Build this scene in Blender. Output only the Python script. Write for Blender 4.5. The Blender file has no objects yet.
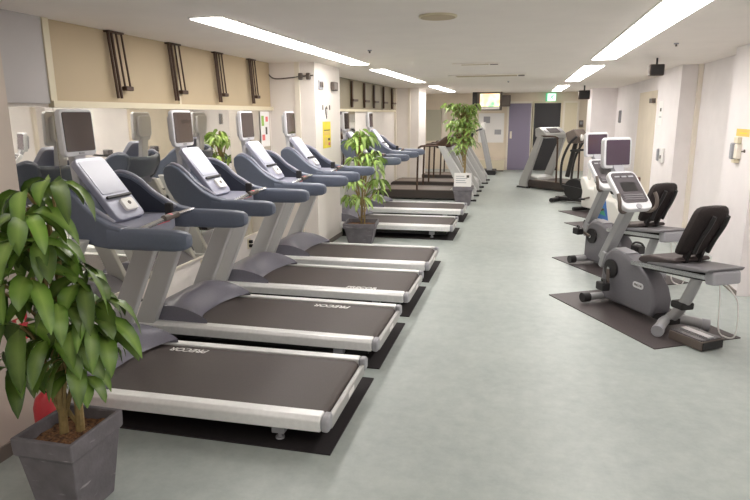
import bpy, bmesh, math, random
from mathutils import Vector, Matrix
random.seed(7)
C = bpy.context.scene.collection
PI = math.pi

# ------------------------------------------------------------------ materials
def srgb(r, g, b):
    f = lambda c: (c/255/12.92) if c/255 <= .04045 else ((c/255+.055)/1.055)**2.4
    return (f(r), f(g), f(b), 1)

def mat(name, col, rough=.5, metal=0, noise=0, nscale=20, bump=0, bscale=200, coat=0, emit=None, estr=0, col2=None, spec=.5):
    m = bpy.data.materials.new(name); m.use_nodes = True
    nt = m.node_tree; b = nt.nodes['Principled BSDF']
    b.inputs['Base Color'].default_value = col
    b.inputs['Roughness'].default_value = rough
    b.inputs['Metallic'].default_value = metal
    b.inputs['Specular IOR Level'].default_value = spec
    if coat: b.inputs['Coat Weight'].default_value = coat
    if emit: b.inputs['Emission Color'].default_value = emit; b.inputs['Emission Strength'].default_value = estr
    if noise or col2:
        tc = nt.nodes.new('ShaderNodeTexCoord'); n = nt.nodes.new('ShaderNodeTexNoise')
        n.inputs['Scale'].default_value = nscale; n.inputs['Detail'].default_value = 5
        nt.links.new(tc.outputs['Object'], n.inputs['Vector'])
        r = nt.nodes.new('ShaderNodeValToRGB')
        a = col; c2 = col2 or tuple(min(1, c*(1+noise)) for c in col[:3])+(1,)
        a1 = col if col2 else tuple(c*(1-noise) for c in col[:3])+(1,)
        r.color_ramp.elements[0].color = a1; r.color_ramp.elements[1].color = c2
        r.color_ramp.elements[0].position = .35; r.color_ramp.elements[1].position = .65
        nt.links.new(n.outputs['Fac'], r.inputs['Fac']); nt.links.new(r.outputs['Color'], b.inputs['Base Color'])
    if bump:
        tc = nt.nodes.new('ShaderNodeTexCoord'); n = nt.nodes.new('ShaderNodeTexNoise')
        n.inputs['Scale'].default_value = bscale
        nt.links.new(tc.outputs['Object'], n.inputs['Vector'])
        bp = nt.nodes.new('ShaderNodeBump'); bp.inputs['Strength'].default_value = bump
        bp.inputs['Distance'].default_value = .01
        nt.links.new(n.outputs['Fac'], bp.inputs['Height']); nt.links.new(bp.outputs['Normal'], b.inputs['Normal'])
    return m

M = {}
M['wall'] = mat('plaster_white', srgb(240, 233, 227), .75, noise=.02, nscale=4, bump=.1, bscale=60)
M['wall_r'] = mat('plaster_pale_pink', srgb(238, 232, 232), .7, noise=.02, nscale=4, bump=.1, bscale=60)
M['wall_cream'] = mat('plaster_cream', srgb(230, 218, 200), .75, noise=.03, nscale=3)
M['wall_brown'] = mat('plaster_taupe', srgb(205, 192, 182), .75, noise=.02, nscale=3)
M['wall_grey'] = mat('plaster_grey', srgb(196, 192, 192), .75, noise=.02, nscale=3)
M['ceil'] = mat('ceiling_paint', srgb(246, 238, 231), .85, noise=.015, nscale=3)
M['panel'] = mat('tan_panel', srgb(190, 172, 142), .6, noise=.03, nscale=2)
M['panel_far'] = mat('olive_panel', srgb(146, 136, 114), .5, noise=.04, nscale=2)
M['cream'] = mat('cream_paint', srgb(224, 214, 188), .5)
M['strip'] = mat('ivory_trim', srgb(236, 228, 214), .5)
M['base'] = mat('baseboard_grey', srgb(128, 118, 112), .6)
M['mirror'] = mat('mirror_silver', srgb(232, 230, 222), .02, 1)
M['brown'] = mat('dark_bronze', srgb(74, 54, 42), .5, .3)
M['silver'] = mat('brushed_aluminium', srgb(240, 240, 240), .32, .1, noise=.03, nscale=40)
M['silver_side'] = mat('satin_grey_paint', srgb(172, 172, 170), .42, .35)
M['upr'] = mat('grey_upright_paint', srgb(198, 198, 198), .42, .1)
M['cap'] = mat('light_grey_plastic', srgb(160, 160, 166), .45)
M['belt'] = mat('belt_rubber', srgb(80, 72, 70), .55, noise=.06, nscale=120, spec=.4)
M['black'] = mat('black_plastic', srgb(34, 32, 33), .5)
M['mat'] = mat('black_rubber_mat', srgb(44, 40, 42), .75, noise=.1, nscale=90, spec=.3)
M['matbrown'] = mat('dark_grey_rubber_mat', srgb(72, 64, 64), .55, noise=.1, nscale=90)
M['hood'] = mat('slate_plastic', srgb(124, 122, 134), .38, noise=.03, nscale=60)
M['cowl'] = mat('blue_grey_plastic', srgb(98, 106, 124), .4, noise=.03, nscale=60)
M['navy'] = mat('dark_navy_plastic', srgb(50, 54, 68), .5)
M['tray'] = mat('lavender_grey_plastic', srgb(146, 148, 164), .42)
M['console'] = mat('silver_lavender_panel', srgb(166, 168, 186), .36, .1, coat=.2)
M['console_disp'] = mat('pale_display', srgb(158, 161, 180), .3)
M['tvframe'] = mat('white_silver_plastic', srgb(214, 214, 218), .35)
M['screen'] = mat('brown_black_screen', srgb(66, 52, 48), .12, coat=.6)
M['screen_p'] = mat('purple_black_screen', srgb(66, 48, 66), .15, coat=.6)
M['white'] = mat('white_plastic', srgb(240, 238, 236), .4)
M['red'] = mat('red_plastic', srgb(204, 60, 70), .4)
M['pink'] = mat('pink_label', srgb(222, 110, 124), .5)
M['chrome'] = mat('chrome', srgb(206, 206, 208), .2, .9)
M['bike'] = mat('bike_grey_plastic', srgb(112, 110, 116), .42, noise=.03, nscale=70)
M['bikelight'] = mat('bike_silver_plastic', srgb(168, 168, 170), .4, .2)
M['fabric'] = mat('brown_black_mesh', srgb(42, 34, 34), .85, noise=.2, nscale=150, bump=.3, bscale=400)
M['seat'] = mat('dark_seat_vinyl', srgb(64, 54, 54), .55)
M['seatgrey'] = mat('grey_seat_tray', srgb(122, 120, 124), .45)
M['pot'] = mat('grey_terracotta', srgb(112, 108, 113), .65, noise=.14, nscale=12, bump=.2, bscale=60)
def scuffs(m):
    """pale scuffed streaks that belong to the pot's surface."""
    nt = m.node_tree; b = nt.nodes['Principled BSDF']; old = b.inputs['Base Color'].links[0].from_socket
    tc = nt.nodes.new('ShaderNodeTexCoord'); mp = nt.nodes.new('ShaderNodeMapping'); mp.inputs['Scale'].default_value = (3, 3, 16)
    n = nt.nodes.new('ShaderNodeTexNoise'); n.inputs['Scale'].default_value = 2.2; n.inputs['Detail'].default_value = 4
    r = nt.nodes.new('ShaderNodeValToRGB'); r.color_ramp.elements[0].position = .64; r.color_ramp.elements[1].position = .74
    mx = nt.nodes.new('ShaderNodeMix'); mx.data_type = 'RGBA'; mx.inputs[7].default_value = srgb(168, 164, 166)
    nt.links.new(tc.outputs['Object'], mp.inputs['Vector']); nt.links.new(mp.outputs[0], n.inputs['Vector']); nt.links.new(n.outputs['Fac'], r.inputs['Fac'])
    nt.links.new(r.outputs['Color'], mx.inputs[0]); nt.links.new(old, mx.inputs[6]); nt.links.new(mx.outputs[2], b.inputs['Base Color'])
scuffs(M['pot'])
M['soil'] = mat('bark_chips', srgb(74, 52, 38), .9, col2=srgb(146, 104, 70), nscale=70, bump=1, bscale=90)
M['stem'] = mat('plant_stem', srgb(148, 128, 84), .7, noise=.15, nscale=40)
M['door_p'] = mat('lilac_door', srgb(136, 128, 150), .5)
M['door_b'] = mat('black_door', srgb(40, 38, 42), .5)
M['yellow'] = mat('yellow_paper', srgb(238, 216, 70), .7, noise=.06, nscale=9)
M['orange'] = mat('amber_paper', srgb(232, 200, 110), .7)
M['ink'] = mat('ink', srgb(80, 76, 70), .7)
M['inkpink'] = mat('pink_ink', srgb(226, 120, 120), .7)
M['inkgreen'] = mat('green_ink', srgb(150, 190, 90), .7)
M['green'] = mat('exit_green', srgb(90, 170, 130), .5, emit=srgb(90, 190, 140), estr=.35)
M['exitlight'] = mat('exit_panel', srgb(220, 255, 228), .5, emit=srgb(200, 255, 215), estr=.75)
M['lamp'] = mat('lamp_diffuser', (1, 1, 1, 1), .5, emit=(1, .955, .91, 1), estr=9)
M['lampframe'] = mat('lamp_trim', srgb(236, 234, 228), .5)
M['deckblack'] = mat('dark_deck_plastic', srgb(58, 50, 46), .5)
M['decktop'] = mat('brown_grey_deck', srgb(112, 100, 92), .5)
M['shroudwhite'] = mat('white_shroud', srgb(232, 230, 224), .4)
M['blue'] = mat('blue_print', srgb(70, 120, 190), .5)
M['teal'] = mat('teal_print', srgb(80, 170, 140), .5)
M['saddle'] = mat('brown_saddle', srgb(110, 70, 58), .6)
M['greypanel'] = mat('dark_lcd', srgb(88, 84, 88), .25, coat=.3)
M['greybrown'] = mat('dark_grey_casing', srgb(96, 86, 80), .6)
M['whiteboard'] = mat('grey_green_board', srgb(186, 184, 166), .5)

def leafmat(name, a, b, rib):
    m = mat(name, a, .36, col2=b, nscale=9)
    nt = m.node_tree; p = nt.nodes['Principled BSDF']; rp = [n for n in nt.nodes if n.type == 'VALTORGB'][0]
    at = nt.nodes.new('ShaderNodeAttribute'); at.attribute_name = 'rib'
    sp = nt.nodes.new('ShaderNodeSeparateColor'); nt.links.new(at.outputs['Color'], sp.inputs[0])
    mx = nt.nodes.new('ShaderNodeMix'); mx.data_type = 'RGBA'; mx.inputs[7].default_value = rib
    nt.links.new(sp.outputs[0], mx.inputs[0]); nt.links.new(rp.outputs['Color'], mx.inputs[6])
    hs = nt.nodes.new('ShaderNodeHueSaturation'); nt.links.new(mx.outputs[2], hs.inputs['Color'])
    mr = nt.nodes.new('ShaderNodeMapRange'); mr.inputs[3].default_value = .6; mr.inputs[4].default_value = 1.45
    nt.links.new(sp.outputs[1], mr.inputs[0]); nt.links.new(mr.outputs[0], hs.inputs['Value'])
    nt.links.new(hs.outputs['Color'], p.inputs['Base Color'])
    return m
M['leaf'] = leafmat('leaf_green', srgb(44, 76, 18), srgb(86, 122, 36), srgb(150, 176, 90))
M['leaf2'] = leafmat('leaf_bright_green', srgb(104, 146, 54), srgb(156, 188, 90), srgb(196, 214, 140))
M['leaf3'] = leafmat('leaf_olive_green', srgb(92, 126, 50), srgb(148, 180, 84), srgb(186, 206, 130))

def floor_mat():
    m = bpy.data.materials.new('sea_green_vinyl'); m.use_nodes = True
    nt = m.node_tree; b = nt.nodes['Principled BSDF']
    tc = nt.nodes.new('ShaderNodeTexCoord')
    n1 = nt.nodes.new('ShaderNodeTexNoise'); n1.inputs['Scale'].default_value = 9; n1.inputs['Detail'].default_value = 8; n1.inputs['Roughness'].default_value = .75
    n2 = nt.nodes.new('ShaderNodeTexNoise'); n2.inputs['Scale'].default_value = 1.1; n2.inputs['Detail'].default_value = 3
    for n in (n1, n2): nt.links.new(tc.outputs['Object'], n.inputs['Vector'])
    r = nt.nodes.new('ShaderNodeValToRGB')
    r.color_ramp.elements[0].position = .32; r.color_ramp.elements[0].color = srgb(152, 160, 158)
    r.color_ramp.elements[1].position = .68; r.color_ramp.elements[1].color = srgb(178, 185, 181)
    mx = nt.nodes.new('ShaderNodeMath'); mx.operation = 'MULTIPLY_ADD'; mx.inputs[1].default_value = .65
    m2 = nt.nodes.new('ShaderNodeMath'); m2.operation = 'MULTIPLY'; m2.inputs[1].default_value = .35
    nt.links.new(n2.outputs['Fac'], m2.inputs[0]); nt.links.new(n1.outputs['Fac'], mx.inputs[0]); nt.links.new(m2.outputs[0], mx.inputs[2])
    nt.links.new(mx.outputs[0], r.inputs['Fac']); nt.links.new(r.outputs['Color'], b.inputs['Base Color'])
    b.inputs['Roughness'].default_value = .42; b.inputs['Specular IOR Level'].default_value = .35
    return m
M['floor'] = floor_mat()

# ------------------------------------------------------------------ mesh helpers
def nb(): return bmesh.new()

def box(bm, x0, x1, y0, y1, z0, z1, mtx=None):
    vs = [bm.verts.new(v) for v in ((x0,y0,z0),(x1,y0,z0),(x1,y1,z0),(x0,y1,z0),(x0,y0,z1),(x1,y0,z1),(x1,y1,z1),(x0,y1,z1))]
    if mtx is not None:
        for v in vs: v.co = mtx @ v.co
    for f in ((3,2,1,0),(4,5,6,7),(0,1,5,4),(1,2,6,5),(2,3,7,6),(3,0,4,7)): bm.faces.new([vs[i] for i in f])
    return bm

def prism(bm, poly, a0, a1, axis='y'):
    """2-D polygon swept along an axis: 'y' poly=(x,z), 'x' poly=(y,z), 'z' poly=(x,y)."""
    def P(p, a): return (p[0], a, p[1]) if axis == 'y' else ((a, p[0], p[1]) if axis == 'x' else (p[0], p[1], a))
    A = [bm.verts.new(P(p, a0)) for p in poly]; B = [bm.verts.new(P(p, a1)) for p in poly]
    n = len(poly)
    bm.faces.new(A); bm.faces.new(B[::-1])
    for i in range(n): bm.faces.new((A[i], B[i], B[(i+1) % n], A[(i+1) % n]))
    return bm

def beam(bm, p0, p1, w, d, up=(0, 1, 0)):
    """rectangular bar from p0 to p1; w across 'up', d along 'up'."""
    p0, p1 = Vector(p0), Vector(p1); t = (p1-p0).normalized(); u = Vector(up); u = (u - t*u.dot(t)).normalized(); s = t.cross(u)
    vs = []
    for p in (p0, p1):
        for a, b in ((-1,-1),(1,-1),(1,1),(-1,1)): vs.append(bm.verts.new(p + s*a*w/2 + u*b*d/2))
    for f in ((3,2,1,0),(4,5,6,7),(0,1,5,4),(1,2,6,5),(2,3,7,6),(3,0,4,7)): bm.faces.new([vs[i] for i in f])
    return bm

def tube(bm, pts, r, seg=10, caps=True):
    pts = [Vector(p) for p in pts]; n = len(pts); rings = []
    rs = r if isinstance(r, (list, tuple)) else [r]*n
    prev = None
    for i, p in enumerate(pts):
        t = (pts[min(i+1, n-1)] - pts[max(i-1, 0)]).normalized()
        if prev is None:
            a = Vector((0,0,1)) if abs(t.z) < .9 else Vector((1,0,0)); u = t.cross(a).normalized()
        else: u = (prev - t*prev.dot(t)).normalized()
        prev = u; v = t.cross(u)
        rings.append([bm.verts.new(p + (u*math.cos(2*PI*k/seg) + v*math.sin(2*PI*k/seg))*rs[i]) for k in range(seg)])
    for a, b in zip(rings, rings[1:]):
        for k in range(seg): bm.faces.new((a[k], a[(k+1) % seg], b[(k+1) % seg], b[k]))
    if caps: bm.faces.new(rings[0][::-1]); bm.faces.new(rings[-1])
    return bm

def smooth_path(pts, n=6):
    pts = [Vector(p) for p in pts]; out = []
    P = [pts[0]] + pts + [pts[-1]]
    for i in range(1, len(P)-2):
        for k in range(n):
            t = k/n
            out.append(.5*((2*P[i]) + (P[i+1]-P[i-1])*t + (2*P[i-1]-5*P[i]+4*P[i+1]-P[i+2])*t*t + (3*P[i]-P[i-1]-3*P[i+1]+P[i+2])*t**3))
    out.append(pts[-1]); return out

def disc(bm, c, r, axis='z', h=.01, seg=24):
    c = Vector(c); d = {'x': Vector((h,0,0)), 'y': Vector((0,h,0)), 'z': Vector((0,0,h))}[axis]
    return tube(bm, [c - d/2, c + d/2], r, seg)

def rrect(w, h, r, n=5, cx=0, cy=0):
    out = []
    for sx, sy, a0 in ((1,1,0),(-1,1,90),(-1,-1,180),(1,-1,270)):
        for k in range(n+1):
            a = math.radians(a0 + 90*k/n)
            out.append((cx + sx*(w/2-r) + r*math.cos(a), cy + sy*(h/2-r) + r*math.sin(a)))
    return out

def obj(name, bm, material, parent=None, bevel=0, seg=2, smooth=True, loc=None, rot=None, sub=0, angle=35):
    bmesh.ops.recalc_face_normals(bm, faces=bm.faces)
    me = bpy.data.meshes.new(name); bm.to_mesh(me); bm.free()
    me.materials.append(material)
    if smooth:
        me.polygons.foreach_set('use_smooth', [True]*len(me.polygons))
        me.set_sharp_from_angle(angle=math.radians(angle))
    o = bpy.data.objects.new(name, me); C.objects.link(o)
    if parent: o.parent = parent
    if loc: o.location = loc
    if rot: o.rotation_euler = rot
    if bevel:
        b = o.modifiers.new('bevel', 'BEVEL'); b.width = bevel; b.segments = seg; b.limit_method = 'ANGLE'; b.angle_limit = math.radians(30)
        b.harden_normals = True
    if sub:
        s = o.modifiers.new('sub', 'SUBSURF'); s.levels = sub; s.render_levels = sub
    return o

def tag(o, label, cat, group=None):
    o['label'] = label; o['category'] = cat
    if group: o['group'] = group
    return o

def thing(name, label, cat, loc=(0,0,0), rz=0, group=None):
    o = bpy.data.objects.new(name, None); C.objects.link(o)
    o.empty_display_size = .1
    o.location = loc; o.rotation_euler = (0, 0, rz)
    return tag(o, label, cat, group)

def struct(name, bm, m, parent=None, **k):
    k.setdefault('smooth', False)
    o = obj(name, bm, m, parent, **k)
    if not parent: o['kind'] = 'structure'
    return o

def copy_tree(o, parent=None, skip=()):
    c = o.copy(); C.objects.link(c)
    if parent: c.parent = parent
    for ch in list(o.children):
        if ch.name.split('.')[0] in skip: continue
        copy_tree(ch, c, skip)
    return c

def dup(o, loc, rz=None, label=None, skip=()):
    c = copy_tree(o, None, skip); c.location = loc
    if rz is not None: c.rotation_euler = (0, 0, rz)
    if label: c['label'] = label
    return c

def text_mesh(name, body, length, m, parent, loc, rot, shear=0, thick=.0008):
    cu = bpy.data.curves.new(name, 'FONT'); cu.body = body; cu.align_x = 'CENTER'; cu.align_y = 'CENTER'; cu.shear = shear; cu.extrude = thick; cu.offset = .02
    t = bpy.data.objects.new(name, cu); C.objects.link(t)
    bpy.context.view_layer.update()
    dg = bpy.context.evaluated_depsgraph_get()
    me = bpy.data.meshes.new_from_object(t.evaluated_get(dg))
    bpy.data.objects.remove(t)
    xs = [v.co.x for v in me.vertices]; s = length/(max(xs)-min(xs))
    me.transform(Matrix.Diagonal((s, s, 1, 1)))
    me.materials.clear(); me.materials.append(m)
    o = bpy.data.objects.new(name, me); C.objects.link(o); o.parent = parent; o.location = loc; o.rotation_euler = rot
    return o

# ------------------------------------------------------------------ room
ZC = 2.36; XL = -3.13; XP = -2.53; XR = 2.3; XRP = 2.05; YB = 19.5; YF = -3.0
struct('floor', box(nb(), XL-.15, XR+.15, YF-.15, YB+.15, -.1, 0), M['floor'])
struct('ceiling', box(nb(), XL-.15, XR+.15, YF-.15, YB+.15, ZC, ZC+.12), M['ceil'])
struct('wall_left', box(nb(), XL-.15, XL, YF-.15, YB+.15, 0, ZC), M['wall'])
struct('wall_right', box(nb(), XR, XR+.15, YF-.15, YB+.15, 0, ZC), M['wall_r'])
struct('wall_back', box(nb(), XL, XR, YB, YB+.15, 0, ZC), M['wall_cream'])
struct('wall_front', box(nb(), XL, XR, YF-.15, YF, 0, ZC), M['wall'])
# pillars along the left side
struct('pillar', box(nb(), XL, XP, 1.4, 2.58, 0, ZC), M['wall_brown'])
p1 = struct('pillar', box(nb(), XL, XP, 7.25, 8.3, 0, ZC), M['wall'])
struct('pillar', box(nb(), XL, XP, 14.9, 16.0, 0, ZC), M['wall'])
# pillars along the right side
struct('pillar', box(nb(), XRP, XR, 6.19, 7.05, 0, ZC), M['wall_r'])
struct('pillar', box(nb(), XRP, XR, 9.24, 10.7, 0, ZC), M['wall_r'])
struct('pillar', box(nb(), 1.68, XR, 17.0, 18.1, 0, ZC), M['wall_r'])
# baseboards
struct('baseboard_left', box(nb(), XP, XP+.012, 1.4, 2.58, 0, .075), M['base'])
struct('baseboard_pillar', box(nb(), XP, XP+.01, 7.25, 8.3, 0, .06), M['base'])
struct('baseboard_right', box(nb(), XRP-.01, XRP, 6.19, 7.05, 0, .05), M['base'])
# vertical conduits and trims
struct('trim_1', box(nb(), -2.78, -2.72, 7.225, 7.25, 0, ZC), M['strip'])
struct('trim_2', box(nb(), XR-.05, XR, 9.17, 9.24, 0, ZC), M['strip'])
struct('trim_3', box(nb(), XL, XL+.05, 14.83, 14.9, 0, ZC), M['strip'])
struct('trim_4', box(nb(), -2.80, -2.74, 14.875, 14.9, 0, ZC), M['strip'])
struct('trim_5', box(nb(), -2.55, -2.40, YB-.04, YB, 0, 1.95), M['strip'])
# upper wall band beside the first window
struct('trim_6', box(nb(), XL, XL+.03, 2.58, 3.515, 1.81, ZC), M['wall_grey'])

def upper_window(n, y0, y1, mullions, m, frame_m):
    z0, z1 = 1.83, 2.36
    w = box(nb(), XL, XL+.012, y0, y1, z0, z1)
    w = struct('window_%d' % n, w, m)
    fr = nb()
    box(fr, XL, XL+.045, y0-.03, y1+.02, z0-.045, z0);
    box(fr, XL, XL+.04, y0-.045, y0+.01, z0, z1)
    struct('window_frame', fr, frame_m, w)
    for y in mullions:
        struct('mullion', box(nb(), XL+.012, XL+.03, y-.014, y+.014, z0, z1), frame_m, w)
    return w
upper_window(1, 3.56, 7.24, (5.13,), M['panel'], M['cream'])
upper_window(2, 8.6, 14.8, (), M['panel_far'], M['cream'])

# hanging window openers: dark rods with a pull bar
def opener(y, label, wide=.2, n=4, z0=1.86):
    t = thing('window_opener', label, 'window opener', (XL+.045, y, 0), 0, 'dark rods hanging before the high panels')
    offs = [0, .05, .12, .2][:n]
    for i, o in enumerate(offs):
        zb = (z0, z0+.0, z0+.08, z0+.09)[i]
        obj('rod', tube(nb(), [(0, o*wide/.2, 2.35), (.012, (o+.05)*wide/.2, zb)], .011 if i < 2 else .008, 8), M['brown'], t)
    if n > 2:
        bm = nb(); box(bm, -.012, .035, .15*wide/.2, .27*wide/.2, z0+.06, z0+.095)
        obj('pull_bar', bm, M['brown'], t, bevel=.008)
    obj('bracket', box(nb(), -.03, .014, -.01, .22*wide/.2, 2.345, 2.358), M['brown'], t)
    return t
opener(4.16, 'dark rod assembly hanging before the tan panel, nearest the camera', .16)
opener(4.97, 'dark rods hanging beside the ivory divider of the tan panels', .17)
opener(5.80, 'dark rods above the third treadmill from the camera, right of the panel divider', .15)
opener(6.60, 'dark rods hanging right next to the big pillar with the yellow poster', .15)
for y, l in ((10.9, 'dark vertical rod before the olive panels, just past the yellow-poster pillar'), (11.8, 'second dark vertical rod from the yellow-poster pillar on the olive panels'),
             (12.6, 'middle dark vertical rod of the five on the olive panels'), (13.5, 'fourth dark vertical rod from the yellow-poster pillar on the olive panels'), (14.4, 'dark vertical rod at the far end of the olive panels')):
    t = thing('window_opener', l, 'window opener', (XL+.045, y, 0), 0, 'rods on the far olive panels')
    obj('rod', box(nb(), -.02, .015, -.03, .03, 1.86, 2.33), M['brown'], t)
    obj('pull_bar', box(nb(), -.015, .03, -.02, .32, 1.97, 2.01), M['brown'], t)

# mirrors on the left wall
def wall_mirror(y0, y1, label):
    t = thing('wall_mirror', label, 'mirror', (XL, (y0+y1)/2, 0), 0, 'wall mirrors behind the treadmills')
    obj('glass', box(nb(), 0, .012, -(y1-y0)/2+.003, (y1-y0)/2-.003, .34, 1.785), M['mirror'], t, smooth=False)
    obj('rail', box(nb(), 0, .018, -(y1-y0)/2, (y1-y0)/2, .32, .34), M['strip'], t, smooth=False)
for (a, b, l) in ((2.62, 3.55, 'narrow mirror panel on the wall between the near taupe pillar and the tan panel'), (3.55, 5.36, 'mirror panel on the wall behind the two nearest treadmills'),
                  (5.36, 7.2, 'mirror panel on the wall behind the third and fourth treadmills'), (8.35, 11.2, 'mirror panel behind the two treadmills past the yellow-poster pillar')):
    wall_mirror(a, b, l)

# ------------------------------------------------------------------ back wall
def door(n, x0, x1, m, frame, handle=None):
    d = struct('door_%d' % n, box(nb(), x0, x1, YB-.05, YB-.005, .01, 2.04), m)
    fr = nb(); box(fr, x0-.06, x0, YB-.07, YB, 0, 2.1); box(fr, x1, x1+.06, YB-.07, YB, 0, 2.1); box(fr, x0, x1, YB-.07, YB, 2.04, 2.1)
    struct('door_frame', fr, frame, d)
    if handle is not None:
        h = nb(); box(h, handle-.03, handle+.03, YB-.1, YB-.05, .98, 1.2); struct('door_handle', h, M['strip'], d)
    return d
door(1, -.48, .18, M['door_p'], M['strip'], -.40)
door(2, .27, 1.05, M['door_b'], M['cream'])
door(3, 1.17, 1.52, M['cream'], M['strip'])
struct('window_3', box(nb(), -3.05, -2.58, YB-.03, YB, .9, 1.87), M['whiteboard'])
# cream door leaf in the recess of the right wall
d4 = struct('door_4', box(nb(), XR-.03, XR, 11.9, 13.6, 0, 2.12), M['wall_cream'])
struct('door_closer', box(nb(), XR-.09, XR-.03, 11.98, 12.25, 1.9, 1.98), M['greybrown'], d4)

# exit sign
t = thing('exit_sign', 'small green lit exit sign above the black door', 'exit sign', (.74, YB, 2.21))
obj('casing', box(nb(), -.15, .15, -.09, 0, -.12, .12), M['green'], t, bevel=.01)
obj('panel', box(nb(), -.10, .14, -.095, -.085, -.105, .105), M['exitlight'], t)
fig = nb(); disc(fig, (.06, -.098, .06), .018, 'y', .004); beam(fig, (.05, -.098, .04), (.02, -.098, -.01), .03, .004, (0,1,0)); beam(fig, (.02, -.098, -.01), (.06, -.098, -.07), .02, .004); beam(fig, (.02, -.098, -.01), (-.04, -.098, -.04), .02, .004); beam(fig, (.05, -.098, .03), (-.01, -.098, .02), .016, .004)
obj('running_figure', fig, M['green'], t)

# ceiling fixtures
def lamp(x0, x1, y0, y1, label):
    xc, yc = (x0+x1)/2, (y0+y1)/2; w, l = (x1-x0)/2, (y1-y0)/2
    t = thing('ceiling_light', label, 'ceiling light', (xc, yc, ZC), 0, 'long fluorescent ceiling lights')
    fr = nb()
    box(fr, -w-.015, -w, -l-.015, l+.015, -.007, -.001); box(fr, w, w+.015, -l-.015, l+.015, -.007, -.001)
    box(fr, -w, w, -l-.015, -l, -.007, -.001); box(fr, -w, w, l, l+.015, -.007, -.001)
    obj('frame', fr, M['lampframe'], t, smooth=False)
    obj('diffuser', box(nb(), -w, w, -l, l, -.012, -.002), M['lamp'], t, smooth=False)
lamp(-2.19, -1.97, 3.82, 7.75, 'long lit ceiling light above the four nearest treadmills')
lamp(-2.18, -1.97, 8.65, 12.3, 'lit ceiling light past the yellow-poster pillar, middle of the left-hand row')
lamp(-2.17, -1.95, 14.1, 17.6, 'lit ceiling light farthest down the left-hand row, by the tall plant')
lamp(.755, 1.015, 3.7, 7.95, 'large bright ceiling light nearest the camera above the aisle by the bikes')
lamp(.755, 1.015, 8.95, 13.0, 'lit ceiling light before the ceiling speakers, middle of the right-hand row')
lamp(.72, .96, 14.9, 18.3, 'lit ceiling light nearest the exit sign')
t = thing('ceiling_speaker', 'round cream ceiling speaker disc near the camera', 'ceiling speaker', (-.59, 4.2, ZC))
obj('grille', disc(nb(), (0, 0, -.008), .115, 'z', .014, 32), M['panel'], t)
obj('rim', tube(nb(), [(.12*math.cos(a*PI/16), .12*math.sin(a*PI/16), -.006) for a in range(33)], .008, 6, False), M['cream'], t)
def vent(x, y, w, d, label):
    t = thing('ceiling_vent', label, 'air vent', (x, y, ZC), 0, 'slot vents in the ceiling')
    obj('frame', box(nb(), -w/2, w/2, -d/2, d/2, -.02, -.002), M['ceil'], t, bevel=.006)
    obj('slot', box(nb(), -w/2+.12, w/2-.14, -d/2+.03, d/2-.03, -.024, -.018), M['panel'], t)
    obj('endplate', box(nb(), w/2-.12, w/2-.02, -d/2+.03, d/2-.03, -.026, -.018), M['greybrown'], t)
vent(-.64, 10.5, 1.25, .34, 'long slot vent in the ceiling with a tan slot, farther from the camera')
vent(-.64, 8.08, .6, .12, 'small slim slot vent in the ceiling, nearer the camera')
for x, y, l in ((1.35, 6.42, 'tiny sprinkler head in the ceiling above the recumbent bikes'), (-1.55, 6.15, 'tiny sprinkler head in the ceiling near the long left light'), (-.35, 12.6, 'tiny sprinkler head in the ceiling beyond the slot vents')):
    t = thing('sprinkler', l, 'sprinkler', (x, y, ZC), 0, 'ceiling sprinklers')
    obj('plate', disc(nb(), (0,0,-.006), .022, 'z', .01, 16), M['cap'], t); obj('nozzle', tube(nb(), [(0,0,-.01),(0,0,-.03)], [.007,.01], 10), M['greybrown'], t)
def speaker(x, y, s, label):
    t = thing('loudspeaker', label, 'speaker', (x, y, ZC), 0, 'black speakers hung from the ceiling')
    obj('bracket', tube(nb(), [(0,0,0),(0,0,-.13*s)], .018*s, 8), M['black'], t)
    obj('cabinet', box(nb(), -.13*s, .13*s, -.1*s, .1*s, -.33*s, -.12*s), M['brown'], t, bevel=.012)
    obj('grille', box(nb(), -.115*s, .115*s, -.108*s, -.098*s, -.315*s, -.135*s), M['black'], t)
speaker(1.50, 8.05, .62, 'black speaker hung from the ceiling near the right-hand pillars')
speaker(1.32, 15.2, .95, 'black speaker hung from the ceiling far off beside the exit')

# ------------------------------------------------------------------ wall fittings
def poster(name, label, cat, loc, rz, w, h, base, marks):
    t = thing(name, label, cat, loc, rz)
    obj('sheet', box(nb(), -w/2, w/2, -.004, 0, -h/2, h/2), base, t, smooth=False)
    for (x, z, ww, hh, m) in marks:
        obj('print', box(nb(), x-ww/2, x+ww/2, -.0055, -.003, z-hh/2, z+hh/2), m, t, smooth=False)
    return t
poster('poster', 'yellow poster on the aisle side of the pillar', 'poster', (XP, 7.68, 1.47), PI/2, .32, .34, M['yellow'],
       [(0, .06, .24, .012, M['ink']), (0, .02, .26, .05, M['orange']), (-.05, -.08, .12, .1, M['orange']), (.08, -.06, .08, .03, M['ink']), (.09, -.12, .08, .04, M['inkpink'])])
t = thing('emblem', 'small grey pointed emblem above the yellow poster', 'emblem', (XP, 7.68, 1.76), PI/2)
obj('crest', prism(nb(), [(-.035,.05),(0,.075),(.035,.05),(.03,-.01),(0,-.085),(-.03,-.01)], -.008, 0, 'y'), M['greybrown'], t)
obj('centre', prism(nb(), [(-.016,.04),(.016,.04),(0,-.05)], -.012, -.006, 'y'), M['white'], t)
for s in (-1, 1): obj('wing_mark', box(nb(), s*.14-.014, s*.14+.014, -.006, 0, .03, .09), M['greybrown'], t)
t = thing('junction_box', 'small grey box high on the pillar above the emblem', 'wall box', (XP, 7.98, 2.1), PI/2)
obj('casing', box(nb(), -.1, .1, -.05, 0, -.055, .055), M['greybrown'], t, bevel=.01); obj('lid', box(nb(), -.08, .08, -.055, -.048, -.04, .04), M['base'], t)
t = thing('switch_plate', 'pale double switch plate at the top corner of the pillar', 'switch', (XP, 7.45, 2.1), PI/2)
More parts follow.
